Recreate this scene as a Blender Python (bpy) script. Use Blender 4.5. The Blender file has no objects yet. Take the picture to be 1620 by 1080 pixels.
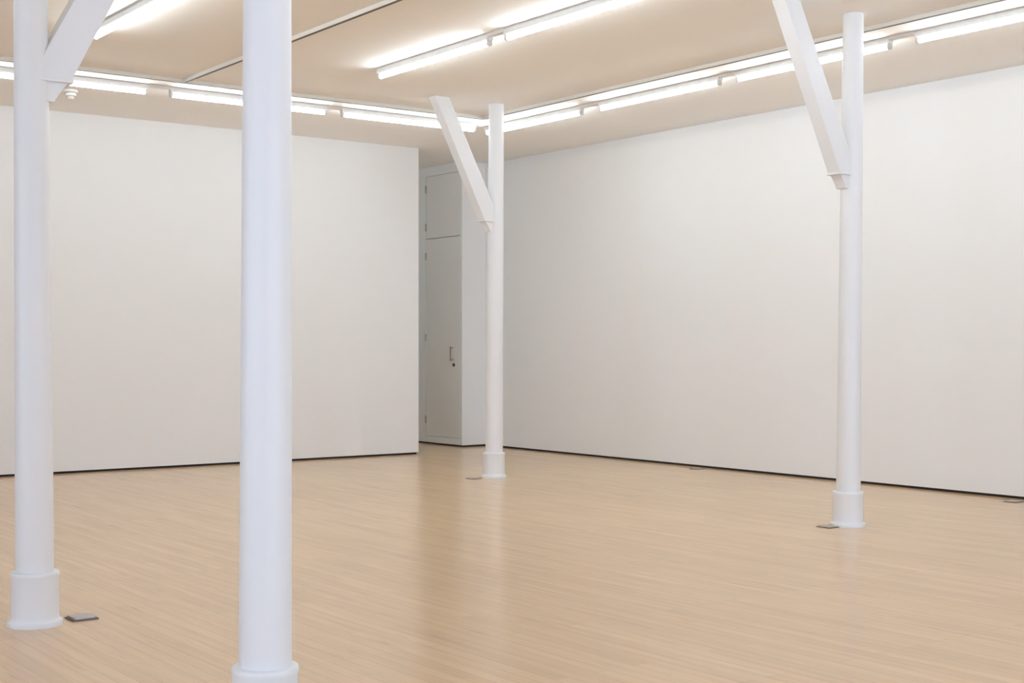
import bpy, bmesh, math, random
from mathutils import Vector, Matrix
random.seed(4)
scene = bpy.context.scene
COL = scene.collection
H = 3.435          # ceiling height
EYE = 1.2          # camera height
FWD = Vector((0.5965, 0.8026, 0.0))
RGT = Vector((0.8026, -0.5965, 0.0))

# ------------------------------------------------------------------ materials
def new_mat(name):
    m = bpy.data.materials.new(name)
    m.use_nodes = True
    nt = m.node_tree
    return m, nt, nt.nodes['Principled BSDF']

def paint(name, col, rough=0.6, bump=0.0, scale=60.0, var=0.0, spec=0.5):
    m, nt, b = new_mat(name)
    b.inputs['Roughness'].default_value = rough
    b.inputs['Specular IOR Level'].default_value = spec
    tc = nt.nodes.new('ShaderNodeTexCoord')
    if var > 0:
        n = nt.nodes.new('ShaderNodeTexNoise')
        n.inputs['Scale'].default_value = 1.3
        n.inputs['Detail'].default_value = 3
        nt.links.new(tc.outputs['Object'], n.inputs['Vector'])
        mx = nt.nodes.new('ShaderNodeMix'); mx.data_type = 'RGBA'
        mx.inputs[6].default_value = (*[c * (1 - var) for c in col], 1)
        mx.inputs[7].default_value = (*[min(1, c * (1 + var)) for c in col], 1)
        nt.links.new(n.outputs['Fac'], mx.inputs[0])
        nt.links.new(mx.outputs[2], b.inputs['Base Color'])
    else:
        b.inputs['Base Color'].default_value = (*col, 1)
    if bump > 0:
        n2 = nt.nodes.new('ShaderNodeTexNoise')
        n2.inputs['Scale'].default_value = scale
        n2.inputs['Detail'].default_value = 4
        nt.links.new(tc.outputs['Object'], n2.inputs['Vector'])
        bp = nt.nodes.new('ShaderNodeBump')
        bp.inputs['Strength'].default_value = bump
        bp.inputs['Distance'].default_value = 0.004
        nt.links.new(n2.outputs['Fac'], bp.inputs['Height'])
        nt.links.new(bp.outputs['Normal'], b.inputs['Normal'])
    return m

M_WALL = paint('wall_paint', (0.800, 0.803, 0.800), 0.75, 0.03, 40, 0.006, 0.3)
M_CEIL = paint('ceiling_paint', (0.91, 0.91, 0.90), 0.8, 0.02, 30, 0.006, 0.2)
M_COL = paint('column_gloss_paint', (0.77, 0.782, 0.798), 0.42, 0.12, 9, 0.008)
M_DOOR = paint('door_paint', (0.78, 0.765, 0.74), 0.5, 0.02, 30, 0.008)
M_GAP = paint('shadow_gap_black', (0.018, 0.013, 0.010), 0.9)
M_BODY = paint('white_enamel', (0.80, 0.80, 0.79), 0.4)
M_HOLD = paint('lampholder_plastic', (0.66, 0.65, 0.63), 0.5)
M_TRACK = paint('track_enamel', (0.74, 0.73, 0.68), 0.45)
M_SLOT = paint('track_slot_dark', (0.10, 0.095, 0.085), 0.6)
M_PLAS = paint('detector_plastic', (0.66, 0.65, 0.63), 0.45)
M_HINGE = paint('hinge_steel', (0.44, 0.40, 0.355), 0.4)
M_HANDLE = paint('handle_steel', (0.20, 0.18, 0.16), 0.35)
M_LOCK = paint('lock_dark', (0.05, 0.04, 0.035), 0.4)
M_LID = paint('socket_lid_metal', (0.46, 0.41, 0.40), 0.35)
M_LID.node_tree.nodes['Principled BSDF'].inputs['Metallic'].default_value = 0.5
M_LID2 = paint('socket_lid_bronze', (0.42, 0.34, 0.26), 0.4)
M_RIM = paint('socket_rim_dark', (0.15, 0.115, 0.085), 0.5)
M_FRAME = paint('window_paint', (0.80, 0.80, 0.79), 0.5)

def tube_mat():
    m = bpy.data.materials.new('fluorescent_tube_glow'); m.use_nodes = True
    nt = m.node_tree; nt.nodes.clear()
    e = nt.nodes.new('ShaderNodeEmission')
    e.inputs['Color'].default_value = TUBE_COL
    e.inputs['Strength'].default_value = TUBE
    o = nt.nodes.new('ShaderNodeOutputMaterial')
    nt.links.new(e.outputs[0], o.inputs['Surface'])
    return m
TUBE = 23.4
TUBE_COL = (1.15, 1.27, 1.33, 1)
M_TUBE = tube_mat()

def glass_mat():
    m = bpy.data.materials.new('window_glass'); m.use_nodes = True
    nt = m.node_tree; nt.nodes.clear()
    t = nt.nodes.new('ShaderNodeBsdfTransparent')
    g = nt.nodes.new('ShaderNodeBsdfGlossy'); g.inputs['Roughness'].default_value = 0.02
    fr = nt.nodes.new('ShaderNodeFresnel'); fr.inputs['IOR'].default_value = 1.45
    mx = nt.nodes.new('ShaderNodeMixShader')
    o = nt.nodes.new('ShaderNodeOutputMaterial')
    nt.links.new(fr.outputs[0], mx.inputs[0]); nt.links.new(t.outputs[0], mx.inputs[1])
    nt.links.new(g.outputs[0], mx.inputs[2]); nt.links.new(mx.outputs[0], o.inputs['Surface'])
    return m
M_GLASS = glass_mat()

def floor_mat():
    m, nt, b = new_mat('maple_strip_floor')
    tc = nt.nodes.new('ShaderNodeTexCoord')
    mp = nt.nodes.new('ShaderNodeMapping')
    mp.inputs['Rotation'].default_value = (0, 0, math.radians(90))   # strips run along Y
    nt.links.new(tc.outputs['Object'], mp.inputs['Vector'])
    def bricks(c1, c2, mortar, off, freq):
        k = nt.nodes.new('ShaderNodeTexBrick')
        k.offset = off; k.offset_frequency = freq
        k.inputs['Scale'].default_value = 1.0
        k.inputs['Brick Width'].default_value = 1.15
        k.inputs['Row Height'].default_value = 0.064
        k.inputs['Mortar Size'].default_value = 0.0011
        k.inputs['Mortar Smooth'].default_value = 0.3
        k.inputs['Bias'].default_value = 0.0
        k.inputs['Color1'].default_value = (*c1, 1)
        k.inputs['Color2'].default_value = (*c2, 1)
        k.inputs['Mortar'].default_value = (*mortar, 1)
        nt.links.new(mp.outputs[0], k.inputs['Vector'])
        return k
    k = bricks(FLOOR_A, FLOOR_B, FLOOR_M, 0.37, 3)
    # grain stretched along the strips
    mg = nt.nodes.new('ShaderNodeMapping')
    mg.inputs['Scale'].default_value = (38.0, 1.6, 1.0)
    nt.links.new(tc.outputs['Object'], mg.inputs['Vector'])
    n = nt.nodes.new('ShaderNodeTexNoise')
    n.inputs['Scale'].default_value = 1.0; n.inputs['Detail'].default_value = 5
    n.inputs['Roughness'].default_value = 0.6
    nt.links.new(mg.outputs[0], n.inputs['Vector'])
    rp = nt.nodes.new('ShaderNodeMapRange')
    rp.inputs['From Min'].default_value = 0.25; rp.inputs['From Max'].default_value = 0.75
    rp.inputs['To Min'].default_value = 0.93; rp.inputs['To Max'].default_value = 1.06
    nt.links.new(n.outputs['Fac'], rp.inputs['Value'])
    mul = nt.nodes.new('ShaderNodeMix'); mul.data_type = 'RGBA'; mul.blend_type = 'MULTIPLY'
    mul.inputs[0].default_value = 1.0
    nt.links.new(k.outputs['Color'], mul.inputs[6]); nt.links.new(rp.outputs[0], mul.inputs[7])
    ms = nt.nodes.new('ShaderNodeMapping'); ms.inputs['Scale'].default_value = (26.0, 2.6, 1.0)
    nt.links.new(tc.outputs['Object'], ms.inputs['Vector'])
    ns = nt.nodes.new('ShaderNodeTexNoise'); ns.inputs['Scale'].default_value = 1.0; ns.inputs['Detail'].default_value = 2
    nt.links.new(ms.outputs[0], ns.inputs['Vector'])
    rs = nt.nodes.new('ShaderNodeMapRange')
    rs.inputs['From Min'].default_value = 0.64; rs.inputs['From Max'].default_value = 0.76
    rs.inputs['To Min'].default_value = 1.0; rs.inputs['To Max'].default_value = 0.86
    nt.links.new(ns.outputs['Fac'], rs.inputs['Value'])
    mk = nt.nodes.new('ShaderNodeMix'); mk.data_type = 'RGBA'; mk.blend_type = 'MULTIPLY'; mk.inputs[0].default_value = 1.0
    nt.links.new(mul.outputs[2], mk.inputs[6]); nt.links.new(rs.outputs[0], mk.inputs[7])
    mul = mk
    # slow drift of tone over the floor
    n3 = nt.nodes.new('ShaderNodeTexNoise'); n3.inputs['Scale'].default_value = 0.55
    n3.inputs['Detail'].default_value = 2
    nt.links.new(tc.outputs['Object'], n3.inputs['Vector'])
    mx = nt.nodes.new('ShaderNodeMix'); mx.data_type = 'RGBA'; mx.blend_type = 'MULTIPLY'
    r3 = nt.nodes.new('ShaderNodeMapRange')
    r3.inputs['From Min'].default_value = 0.3; r3.inputs['From Max'].default_value = 0.7
    r3.inputs['To Min'].default_value = 0.97; r3.inputs['To Max'].default_value = 1.03
    nt.links.new(n3.outputs['Fac'], r3.inputs['Value'])
    mx.inputs[0].default_value = 1.0
    nt.links.new(mul.outputs[2], mx.inputs[6]); nt.links.new(r3.outputs[0], mx.inputs[7])
    nt.links.new(mx.outputs[2], b.inputs['Base Color'])
    b.inputs['Roughness'].default_value = 0.34
    rr = nt.nodes.new('ShaderNodeMapRange')
    rr.inputs['To Min'].default_value = 0.15; rr.inputs['To Max'].default_value = 0.23
    nt.links.new(n.outputs['Fac'], rr.inputs['Value'])
    nt.links.new(rr.outputs[0], b.inputs['Roughness'])
    b.inputs['IOR'].default_value = 1.5
    bp = nt.nodes.new('ShaderNodeBump'); bp.inputs['Strength'].default_value = 0.03
    bp.inputs['Distance'].default_value = 0.002
    nt.links.new(n.outputs['Fac'], bp.inputs['Height'])
    nt.links.new(bp.outputs['Normal'], b.inputs['Normal'])
    return m
FLOOR_A = (0.675, 0.470, 0.270)
FLOOR_B = (0.630, 0.433, 0.247)
FLOOR_M = (0.47, 0.315, 0.18)
M_FLOOR = floor_mat()

# ------------------------------------------------------------------ mesh helpers
def add_box(bm, x0, x1, y0, y1, z0, z1):
    r = bmesh.ops.create_cube(bm, size=1.0)
    for v in r['verts']:
        v.co = Vector((x0 + (v.co.x + .5) * (x1 - x0), y0 + (v.co.y + .5) * (y1 - y0), z0 + (v.co.z + .5) * (z1 - z0)))
    return r['verts']

def add_prism(bm, pts, a0, a1, axis='y'):
    """extrude a closed 2-D outline; pts are (u, z); axis y: u is x; axis x: u is y; axis z: pts are (x, y)"""
    def P(p, a):
        if axis == 'y': return Vector((p[0], a, p[1]))
        if axis == 'x': return Vector((a, p[0], p[1]))
        return Vector((p[0], p[1], a))
    A = [bm.verts.new(P(p, a0)) for p in pts]
    B = [bm.verts.new(P(p, a1)) for p in pts]
    n = len(pts)
    bm.faces.new(A); bm.faces.new(B[::-1])
    for i in range(n):
        bm.faces.new((A[i], B[i], B[(i + 1) % n], A[(i + 1) % n]))

def add_lathe(bm, prof, seg=64, cx=0.0, cy=0.0):
    rings = []
    for r, z in prof:
        rings.append([bm.verts.new((cx + r * math.cos(2 * math.pi * i / seg), cy + r * math.sin(2 * math.pi * i / seg), z)) for i in range(seg)])
    for a, b in zip(rings, rings[1:]):
        for i in range(seg):
            bm.faces.new((a[i], a[(i + 1) % seg], b[(i + 1) % seg], b[i]))
    bm.faces.new(rings[0][::-1]); bm.faces.new(rings[-1])

def add_tube(bm, p0, p1, r, seg=20):
    p0, p1 = Vector(p0), Vector(p1); d = p1 - p0
    mtx = Matrix.Translation((p0 + p1) / 2) @ d.to_track_quat('Z', 'Y').to_matrix().to_4x4()
    bmesh.ops.create_cone(bm, cap_ends=True, segments=seg, radius1=r, radius2=r, depth=d.length, matrix=mtx)

def obj(name, bm, mat, parent=None, smooth=False, bevel=0.0, bevel_seg=2):
    bmesh.ops.recalc_face_normals(bm, faces=bm.faces)
    me = bpy.data.meshes.new(name); bm.to_mesh(me); bm.free()
    me.materials.append(mat)
    o = bpy.data.objects.new(name, me); COL.objects.link(o)
    if smooth:
        for p in me.polygons: p.use_smooth = True
        try:
            me.set_sharp_from_angle(angle=math.radians(35))
        except Exception:
            pass
    if bevel > 0:
        md = o.modifiers.new('edge_bevel', 'BEVEL'); md.width = bevel; md.segments = bevel_seg
        md.limit_method = 'ANGLE'; md.angle_limit = math.radians(40)
    if parent: o.parent = parent
    return o

def thing(name, label, cat, loc=(0, 0, 0), rotz=0.0, group=None):
    o = bpy.data.objects.new(name, None); COL.objects.link(o)
    o.empty_display_size = 0.1
    o.location = loc; o.rotation_euler = (0, 0, rotz)
    o['label'] = label; o['category'] = cat
    if group: o['group'] = group
    return o

def struct(name, bm, mat, label, cat, **kw):
    o = obj(name, bm, mat, **kw)
    o['kind'] = 'structure'; o['label'] = label; o['category'] = cat
    return o

def dup(root, loc, label, rotz=None, group=None):
    r = root.copy(); COL.objects.link(r); r.location = loc; r['label'] = label
    if rotz is not None: r.rotation_euler = (0, 0, rotz)
    if group: r['group'] = group
    for ch in list(root.children):
        c = ch.copy(); COL.objects.link(c); c.parent = r
        for g in list(ch.children):
            d = g.copy(); COL.objects.link(d); d.parent = c
    return r

# ------------------------------------------------------------------ room shell
X0, X1 = -5.0, 9.68       # far left wall (out of view), right wall lining face
Y0, Y1 = -4.5, 12.985     # back wall with windows (behind the camera), left wall face
XE = 8.342                # free end of the left wall
XD, YR = 9.336, 13.567    # cupboard door plane and face of its boxed return
YP = 15.7                 # end of the passage
GAP = 0.021

bm = bmesh.new(); add_box(bm, X0 - .2, X1 + .4, Y0 - .2, YP + .2, -0.12, 0.0)
struct('floor', bm, M_FLOOR, 'pale maple strip floor with a satin varnish', 'floor')
bm = bmesh.new(); add_box(bm, X0 - .2, X1 + .4, Y0 - .2, YP + .2, H, H + 0.15)
struct('ceiling', bm, M_CEIL, 'flat off-white ceiling carrying the fluorescent lights', 'ceiling')

bm = bmesh.new()
add_box(bm, X0, XE, Y1, Y1 + .024, GAP, H)
add_box(bm, X0, XE - .02, Y1 + .024, Y1 + .16, 0, H)
struct('wall_left', bm, M_WALL, 'blank white partition wall on the left with a free end', 'wall')
bm = bmesh.new(); add_box(bm, X0, XE - .02, Y1 + .010, Y1 + .024, 0, GAP)
struct('baseboard_left', bm, M_GAP, 'dark shadow gap along the foot of the left wall', 'baseboard')

bm = bmesh.new()
add_box(bm, X1, X1 + .024, Y0, YR, GAP, H - .062)
add_box(bm, X1 + .024, X1 + .3, Y0, YR, 0, H - .062)
add_box(bm, X1 + .045, X1 + .3, Y0, YR, H - .062, H)
struct('wall_right', bm, M_WALL, 'long blank white wall on the right with a recessed strip at its top', 'wall')
bm = bmesh.new(); add_box(bm, X1 + .010, X1 + .024, Y0, YR, 0, GAP)
struct('baseboard_right', bm, M_GAP, 'dark shadow gap along the foot of the right wall', 'baseboard')

# boxed-out recess: return face, and the side holding the two cupboard doors
DL0, DL1 = 13.617, 14.360      # door opening along y
DB, DM, DT = 0.100, 2.545, 3.318
bm = bmesh.new()
add_box(bm, XD, X1 + .3, YR, YR + .024, GAP, H)                     # return face
add_box(bm, XD + .012, X1 + .3, YR + .024, DL0 - .004, GAP, H)
add_box(bm, XD, XD + .012, YR + .024, DL0 - .004, GAP, H)
add_box(bm, XD, XD + .06, DL1 + .004, YP, GAP, H)                   # beyond the doors
add_box(bm, XD, XD + .06, DL0 - .004, DL1 + .004, GAP, DB - .004)   # under the doors
add_box(bm, XD, XD + .06, DL0 - .004, DL1 + .004, DT + .004, H)     # over the doors
add_box(bm, XD + .06, X1 + .3, DL0 - .004, YP, 0, H)                # carcass behind
struct('wall_recess', bm, M_WALL, 'boxed-out white recess wall in the far corner', 'wall')
bm = bmesh.new()
add_box(bm, XD + .012, X1 + .3, YR + .010, YR + .024, 0, GAP)
add_box(bm, XD + .010, XD + .06, YR + .024, YP, 0, GAP)
struct('baseboard_recess', bm, M_GAP, 'dark shadow gap along the foot of the recess wall', 'baseboard')

bm = bmesh.new()
add_box(bm, 5.6, X1 + .3, YP, YP + .2, 0, H)
struct('wall_passage', bm, M_WALL, 'end wall of the passage behind the left wall', 'wall')
bm = bmesh.new(); add_box(bm, 5.4, 5.6, Y1 + .16, YP + .2, 0, H)
struct('wall_passage_side', bm, M_WALL, 'side wall closing the passage behind the left wall', 'wall')
LWIN = [(-2.6, -0.6), (1.4, 3.4), (5.4, 7.4)]  # unseen window openings, added to bring light in from the left
bm = bmesh.new()
ys = Y0 - .2
for a, b in LWIN:
    add_box(bm, X0 - .2, X0, ys, a, 0, H)
    add_box(bm, X0 - .2, X0, a, b, 0, 0.75); add_box(bm, X0 - .2, X0, a, b, 3.1, H)
    ys = b
add_box(bm, X0 - .2, X0, ys, Y1 + .16, 0, H)
struct('wall_far_left', bm, M_WALL, 'white wall with added tall windows far to the left, out of view', 'wall')

# back wall with tall windows (behind the camera): the daylight of the room
WIN = [(-1.6, 0.4), (1.5, 3.5), (4.6, 6.6), (7.3, 9.3)]
WZ0, WZ1 = 0.75, 3.1
bm = bmesh.new()
xs = X0
for a, b in WIN:
    add_box(bm, xs, a, Y0 - .2, Y0, 0, H)
    add_box(bm, a, b, Y0 - .2, Y0, 0, WZ0); add_box(bm, a, b, Y0 - .2, Y0, WZ1, H)
    xs = b
add_box(bm, xs, X1 + .3, Y0 - .2, Y0, 0, H)
struct('wall_back', bm, M_WALL, 'white wall with tall windows behind the camera', 'wall')
def make_window(n, a, b, left):
    def bx(bm, u0, u1, d0, d1, z0, z1):
        if left: add_box(bm, X0 - d1, X0 - d0, u0, u1, z0, z1)
        else: add_box(bm, u0, u1, Y0 - d1, Y0 - d0, z0, z1)
    zm = (WZ0 + WZ1) / 2
    bm = bmesh.new()
    for (p, q_, r, t) in ((a, a + .06, WZ0, WZ1), (b - .06, b, WZ0, WZ1), (a + .06, b - .06, WZ0, WZ0 + .06),
                          (a + .06, b - .06, WZ1 - .06, WZ1), (a + .06, b - .06, zm - .03, zm + .03)):
        bx(bm, p, q_, .08, .14, r, t)
    w = struct('window_%d' % n, bm, M_FRAME, 'tall white sash window added far left of the view for side light' if left else 'tall white sash window in the wall behind the camera', 'window')
    w['group'] = 'added windows far left of the view' if left else 'windows behind the camera'
    bm = bmesh.new(); bx(bm, a + .06, b - .06, .106, .112, WZ0 + .06, WZ1 - .06)
    obj('pane', bm, M_GLASS, w)
    L = bpy.data.lights.new('window_portal', 'AREA'); L.shape = 'RECTANGLE'
    L.size = b - a; L.size_y = WZ1 - WZ0
    L.cycles.is_portal = True
    lo = bpy.data.objects.new('window_portal', L); COL.objects.link(lo)
    if left:
        lo.location = (X0 - .19, (a + b) / 2, zm); lo.rotation_euler = (math.radians(90), 0, math.radians(-90))
    else:
        lo.location = ((a + b) / 2, Y0 - .19, zm); lo.rotation_euler = (math.radians(90), 0, 0)
for i, (a, b) in enumerate(WIN): make_window(i + 1, a, b, False)
for i, (a, b) in enumerate(LWIN): make_window(len(WIN) + i + 1, a, b, True)

# ------------------------------------------------------------------ cupboard doors in the recess
def recess_door(name, label, z0, z1, hinges):
    bm = bmesh.new(); add_box(bm, XD + .003, XD + .04, DL0, DL1, z0, z1)
    d = struct(name, bm, M_DOOR, label, 'door', bevel=.0015)
    for hz in hinges:
        bm = bmesh.new()
        add_tube(bm, (XD - .004, DL1 + .002, hz - .046), (XD - .004, DL1 + .002, hz + .046), .009, 14)
        add_box(bm, XD - .003, XD + .004, DL1 - .010, DL1 + .010, hz - .042, hz + .042)
        obj('hinge', bm, M_HINGE, d, smooth=True)['label'] = 'dark steel hinge'
    return d
d1 = recess_door('door_1', 'tall flush cupboard door with pull handle and lock in the recess', DB, DM - .004, (0.301, 1.318, 2.328))
d2 = recess_door('door_2', 'short flush cupboard door above the tall one in the recess', DM + .004, DT, (2.691, 3.164))
bm = bmesh.new()
hy = 13.765
add_tube(bm, (XD - .036, hy, 1.035), (XD - .036, hy, 1.21), .007, 16)
add_tube(bm, (XD + .004, hy, 1.05), (XD - .036, hy, 1.05), .006, 16)
add_tube(bm, (XD + .004, hy, 1.195), (XD - .036, hy, 1.195), .006, 16)
obj('handle', bm, M_HANDLE, d1, smooth=True)['label'] = 'steel pull handle'
bm = bmesh.new(); add_tube(bm, (XD + .004, 13.742, 0.985), (XD - .010, 13.742, 0.985), .021, 28)
lk = obj('lock', bm, M_LOCK, d1, smooth=True, bevel=.002); lk['label'] = 'dark round lock'

# ------------------------------------------------------------------ columns
def brace_mesh(s):
    bm = bmesh.new()
    add_prism(bm, [(0.0, 2.362), (s * .142, 2.362), (s * .700, H + .03), (s * .545, H + .03), (s * .02, 2.46), (0.0, 2.46)], -.053, .053, 'y')
    return bm
def bracket_mesh(s):
    bm = bmesh.new()
    add_prism(bm, [(0, 2.348), (s * .150, 2.348), (s * .150, 2.364), (0, 2.364)], -.060, .060, 'y')
    pts = [(0, 2.350), (s * .130, 2.350)]
    for i in range(1, 9):
        t = i / 9
        # shallow concave curve falling to the shaft
        x = .130 + (.070 - .130) * (1 - (1 - t) ** 1.2)
        pts.append((s * x, 2.350 - .088 * t))
    pts += [(s * .070, 2.262), (0, 2.262)]
    add_prism(bm, pts, -.044, .044, 'y')
    return bm
def column(label, D, px, s, lean):
    p = FWD * D + RGT * ((px - 810) / 2167 * D)
    t = thing('column', label, 'column', (p.x, p.y, 0), 0, 'white cast columns')
    bm = bmesh.new()
    prof = [(.0815 - .0135 * (z / H), z) for z in [.2 + i * (H + .012 - .2) / 12 for i in range(13)]]
    add_lathe(bm, prof)
    for v in bm.verts:                     # old columns stand a little out of plumb
        v.co += lean * (v.co.z / H)
    obj('shaft', bm, M_COL, t, smooth=True)
    bm = bmesh.new()
    add_lathe(bm, [(.116, 0), (.116, .014), (.114, .020), (.105, .025), (.1015, .031), (.0995, .044), (.0995, .200), (.101, .208),
                   (.102, .216), (.102, .226), (.099, .231), (.083, .234), (.079, .234)])
    obj('base', bm, M_COL, t, smooth=True)
    if s:
        for n, f in (('brace', brace_mesh), ('bracket', bracket_mesh)):
            bm = f(s)
            obj(n, bm, M_COL, t, bevel=.004 if n == 'brace' else .003)
    return t
column('white round column at the left edge with a brace rising to the right', 5.93, 55.5, 1, RGT * -.024)
column('thickest looking white round column, nearest, its top and foot cut by the frame', 4.17, 419.5, 0, RGT * .010)
column('white round column with brace in front of the recess corner, furthest away', 12.62, 781.5, -1, RGT * .022)
column('white round column with brace in front of the right wall', 9.21, 1341.5, -1, RGT * .036)

# ------------------------------------------------------------------ fluorescent lights
TL = 1.52
def make_light(label, loc, rotz):
    """batten along local y, origin on the ceiling line at its middle"""
    t = thing('fluorescent_ceiling_light', label, 'ceiling light', loc, rotz, 'fluorescent battens on the ceiling')
    h = TL / 2
    bm = bmesh.new()
    add_prism(bm, [(-.015, 0), (.015, 0), (.015, -.010), (.026, -.012), (.026, -.042), (.023, -.046), (-.023, -.046), (-.026, -.042), (-.026, -.012), (-.015, -.010)], -h, h, 'y')
    obj('body', bm, M_BODY, t)
    bm = bmesh.new(); add_tube(bm, (0, -h + .022, -.069), (0, h - .022, -.069), .017, 24)
    obj('tube', bm, M_TUBE, t, smooth=True)['label'] = 'lit white tube'
    for s in (-1, 1):
        bm = bmesh.new()
        a, b = (h - .022, h) if s > 0 else (-h, -h + .022)
        add_prism(bm, [(-.018, -.044), (.018, -.044), (.020, -.074), (.012, -.088), (-.012, -.088), (-.020, -.074)], a, b, 'y')
        obj('lampholder', bm, M_HOLD, t, bevel=.002)
    return t
def add_connector(t, length, s):
    bm = bmesh.new(); h = TL / 2
    y0, y1 = (h, h + length) if s > 0 else (-h - length, -h)
    add_prism(bm, [(-.027, 0), (.027, 0), (.027, -.020), (.022, -.026), (-.022, -.026), (-.027, -.020)], y0, y1, 'y')
    obj('conduit', bm, M_BODY, t, bevel=.002)

Z = H - .0005
q = math.pi / 2
first = make_light('lit fluorescent light ending above the recess corner, last of the left wall row', (7.10, 11.20, Z), q)
def light(loc, rotz, label): return dup(first, loc, label, rotz)
lw = [first,
      light((5.42, 11.20, Z), q, 'lit fluorescent light over the left wall, crossing behind the nearest column'),
      light((3.70, 11.20, Z), q, 'lit fluorescent light over the left wall, passing behind the left column to the left edge')]
rw = [light((8.08, 10.545, Z), 0, 'lit fluorescent light over the right wall, nearest the room corner'),
      light((8.08, 8.765, Z), 0, 'lit fluorescent light over the right wall, second from the room corner'),
      light((8.08, 7.055, Z), 0, 'lit fluorescent light over the right wall, behind the right column and brace'),
      light((8.08, 5.310, Z), 0, 'lit fluorescent light over the right wall, cut off by the right edge')]
mr = [light((5.70, 8.690, Z), 0, 'lit fluorescent light in mid ceiling, far one of the middle row'),
      light((5.70, 6.975, Z), 0, 'lit fluorescent light in mid ceiling, near one of the middle row cut by top edge'),
      light((3.37, 8.660, Z), 0, 'lit fluorescent light at top left beside the brace of the left column')]
# rows carried on over the camera, unseen lamps added to light the room
for n, (x, y, r, lb) in enumerate([
        (8.08, 0.60, 0, 'fluorescent light over the right wall, well beyond the right edge'),
        (5.70, 5.24, 0, 'fluorescent light of the middle row, above the top edge'),
        (5.70, 2.00, 0, 'fluorescent light of the middle row, level with the camera'),
        (3.37, 6.92, 0, 'fluorescent light of the left row, above the top edge'),
        (3.37, 3.50, 0, 'fluorescent light of the left row, near the camera'),
        (1.00, 8.00, 0, 'fluorescent light left of the left column, out of the frame'),
        (6.70, 14.45, 0, 'added fluorescent light in the passage behind the left wall, brightening the doors'),  # hidden lamp, added to brighten the recess doors
        ]):
    light((x, y, Z), r, lb)
# conduits closing the gaps inside a row
add_connector(lw[0], 0.16, 1); add_connector(lw[1], 0.20, 1)
add_connector(rw[0], 0.26, -1); add_connector(rw[1], 0.19, -1); add_connector(rw[2], 0.225, -1)
add_connector(mr[0], 0.195, -1)

# ------------------------------------------------------------------ lighting tracks
def track(name, label, x0, x1, y0, y1):
    t = thing('lighting_track', label, 'lighting track', ((x0 + x1) / 2, (y0 + y1) / 2, H), 0, 'surface lighting tracks')
    hx, hy = (x1 - x0) / 2, (y1 - y0) / 2
    bm = bmesh.new(); add_box(bm, -hx, hx, -hy, hy, -.030, -.0003)
    obj('rail', bm, M_TRACK, t, bevel=.0015)
    bm = bmesh.new()
    if hx < hy: add_box(bm, -.010, .013, -hy + .01, hy - .01, -.0312, -.028)
    else: add_box(bm, -hx + .01, hx - .01, -.010, .013, -.0312, -.028)
    obj('slot', bm, M_SLOT, t)['label'] = 'dark slot'
    return t
track('lighting_track', 'thin white track on the ceiling parallel to the right wall', 7.684, 7.718, -3.5, 10.79)
track('lighting_track', 'thin white track on the ceiling parallel to the left wall', -4.5, 7.718, 10.795, 10.829)
track('lighting_track', 'thin white track crossing the ceiling between the left column and middle lights', 4.605, 4.639, -3.5, 10.79)

# ------------------------------------------------------------------ smoke detector
sd = thing('smoke_detector', 'small white round smoke detector on the ceiling beside the left column', 'smoke detector', (4.02, 11.84, H))
bm = bmesh.new(); add_lathe(bm, [(.055, -.0003), (.062, -.004), (.062, -.022), (.058, -.026), (.046, -.027)], 40)
obj('mounting_base', bm, M_PLAS, sd, smooth=True)
bm = bmesh.new(); add_lathe(bm, [(.044, -.026), (.050, -.030), (.052, -.046), (.048, -.056), (.036, -.060)], 40)
obj('sensor_head', bm, M_PLAS, sd, smooth=True)
bm = bmesh.new(); add_lathe(bm, [(.024, -.059), (.030, -.064), (.030, -.074), (.024, -.083), (.012, -.087)], 40)
obj('sensor_cap', bm, M_PLAS, sd, smooth=True)

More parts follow.
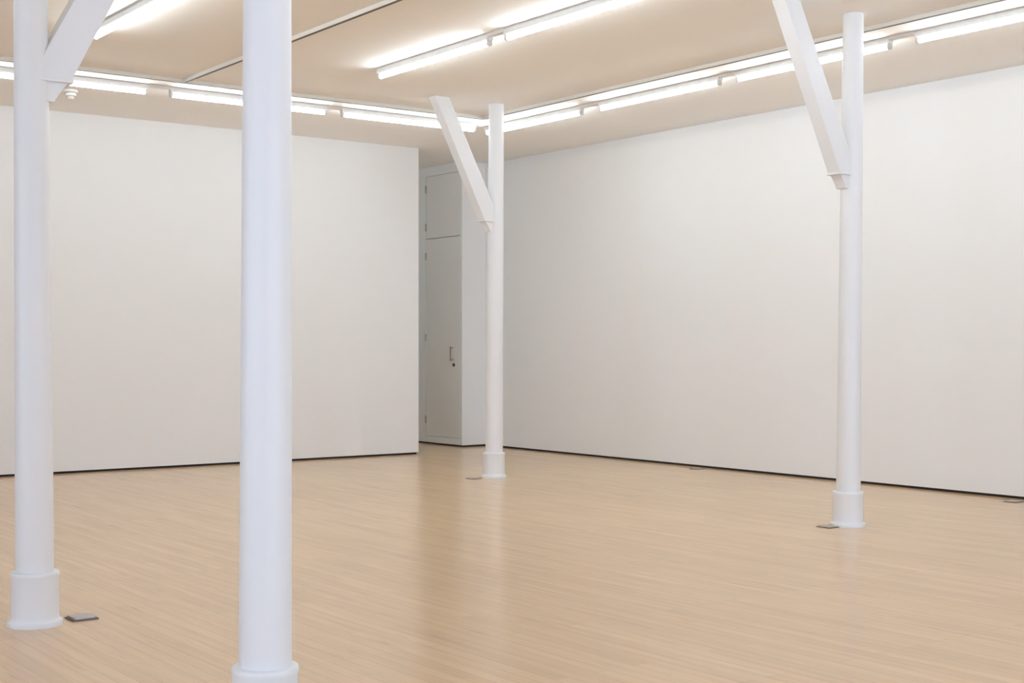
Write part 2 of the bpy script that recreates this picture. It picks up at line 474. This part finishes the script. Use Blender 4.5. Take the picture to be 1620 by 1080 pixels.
# ------------------------------------------------------------------ floor sockets
def rounded(hw, r, n=5):
    pts = []
    for cx, cy, a in ((hw - r, hw - r, 0), (-hw + r, hw - r, 90), (-hw + r, -hw + r, 180), (hw - r, -hw + r, 270)):
        for i in range(n + 1):
            t = math.radians(a + 90 * i / n); pts.append((cx + r * math.cos(t), cy + r * math.sin(t)))
    return pts
def socket(label, loc, hgt, lid):
    t = thing('floor_socket', label, 'floor socket', loc, 0, 'floor sockets')
    bm = bmesh.new(); add_prism(bm, rounded(.059, .010), .0002, .005 * hgt, 'z')
    obj('rim', bm, M_RIM, t)['label'] = 'dark rim'
    bm = bmesh.new(); add_prism(bm, rounded(.050, .012), .005 * hgt, .014 * hgt, 'z')
    obj('lid', bm, lid, t, bevel=.0015)['label'] = 'metal lid'
    return t
socket('grey square floor socket beside the foot of the left column', (2.088, 6.002, 0), 1.0, M_LID)
fs = socket('small flat floor socket left of the furthest column foot', (7.180, 10.245, 0), .55, M_LID2)
dup(fs, (7.150, 6.080, 0), 'small flat floor socket left of the right column foot')
dup(fs, (9.470, 6.215, 0), 'small flat floor socket by the right wall at the right edge')
dup(fs, (9.520, 9.760, 0), 'faint flat floor socket by the right wall between the two braced columns')

# ------------------------------------------------------------------ daylight
w = bpy.data.worlds.new('daylight'); scene.world = w; w.use_nodes = True
bg = w.node_tree.nodes['Background']
bg.inputs['Color'].default_value = (0.76, 0.95, 1.24, 1)
bg.inputs['Strength'].default_value = 7.0

# ------------------------------------------------------------------ camera
cam = bpy.data.cameras.new('camera'); cam.sensor_width = 36.0; cam.lens = 2167 / 1620 * 36
cam.shift_y = 9 / 1620
co = bpy.data.objects.new('camera', cam); COL.objects.link(co)
co.location = (0, 0, EYE); co.rotation_euler = (math.radians(90), 0, math.atan2(-FWD.x, FWD.y))
scene.camera = co

scene.view_settings.view_transform = 'Standard'
scene.view_settings.look = 'None'
scene.view_settings.gamma = 1.0
scene.view_settings.use_curve_mapping = False
scene.view_settings.exposure = 0.13
scene.cycles.max_bounces = 16
scene.cycles.diffuse_bounces = 12
scene.cycles.sample_clamp_indirect = 10.0
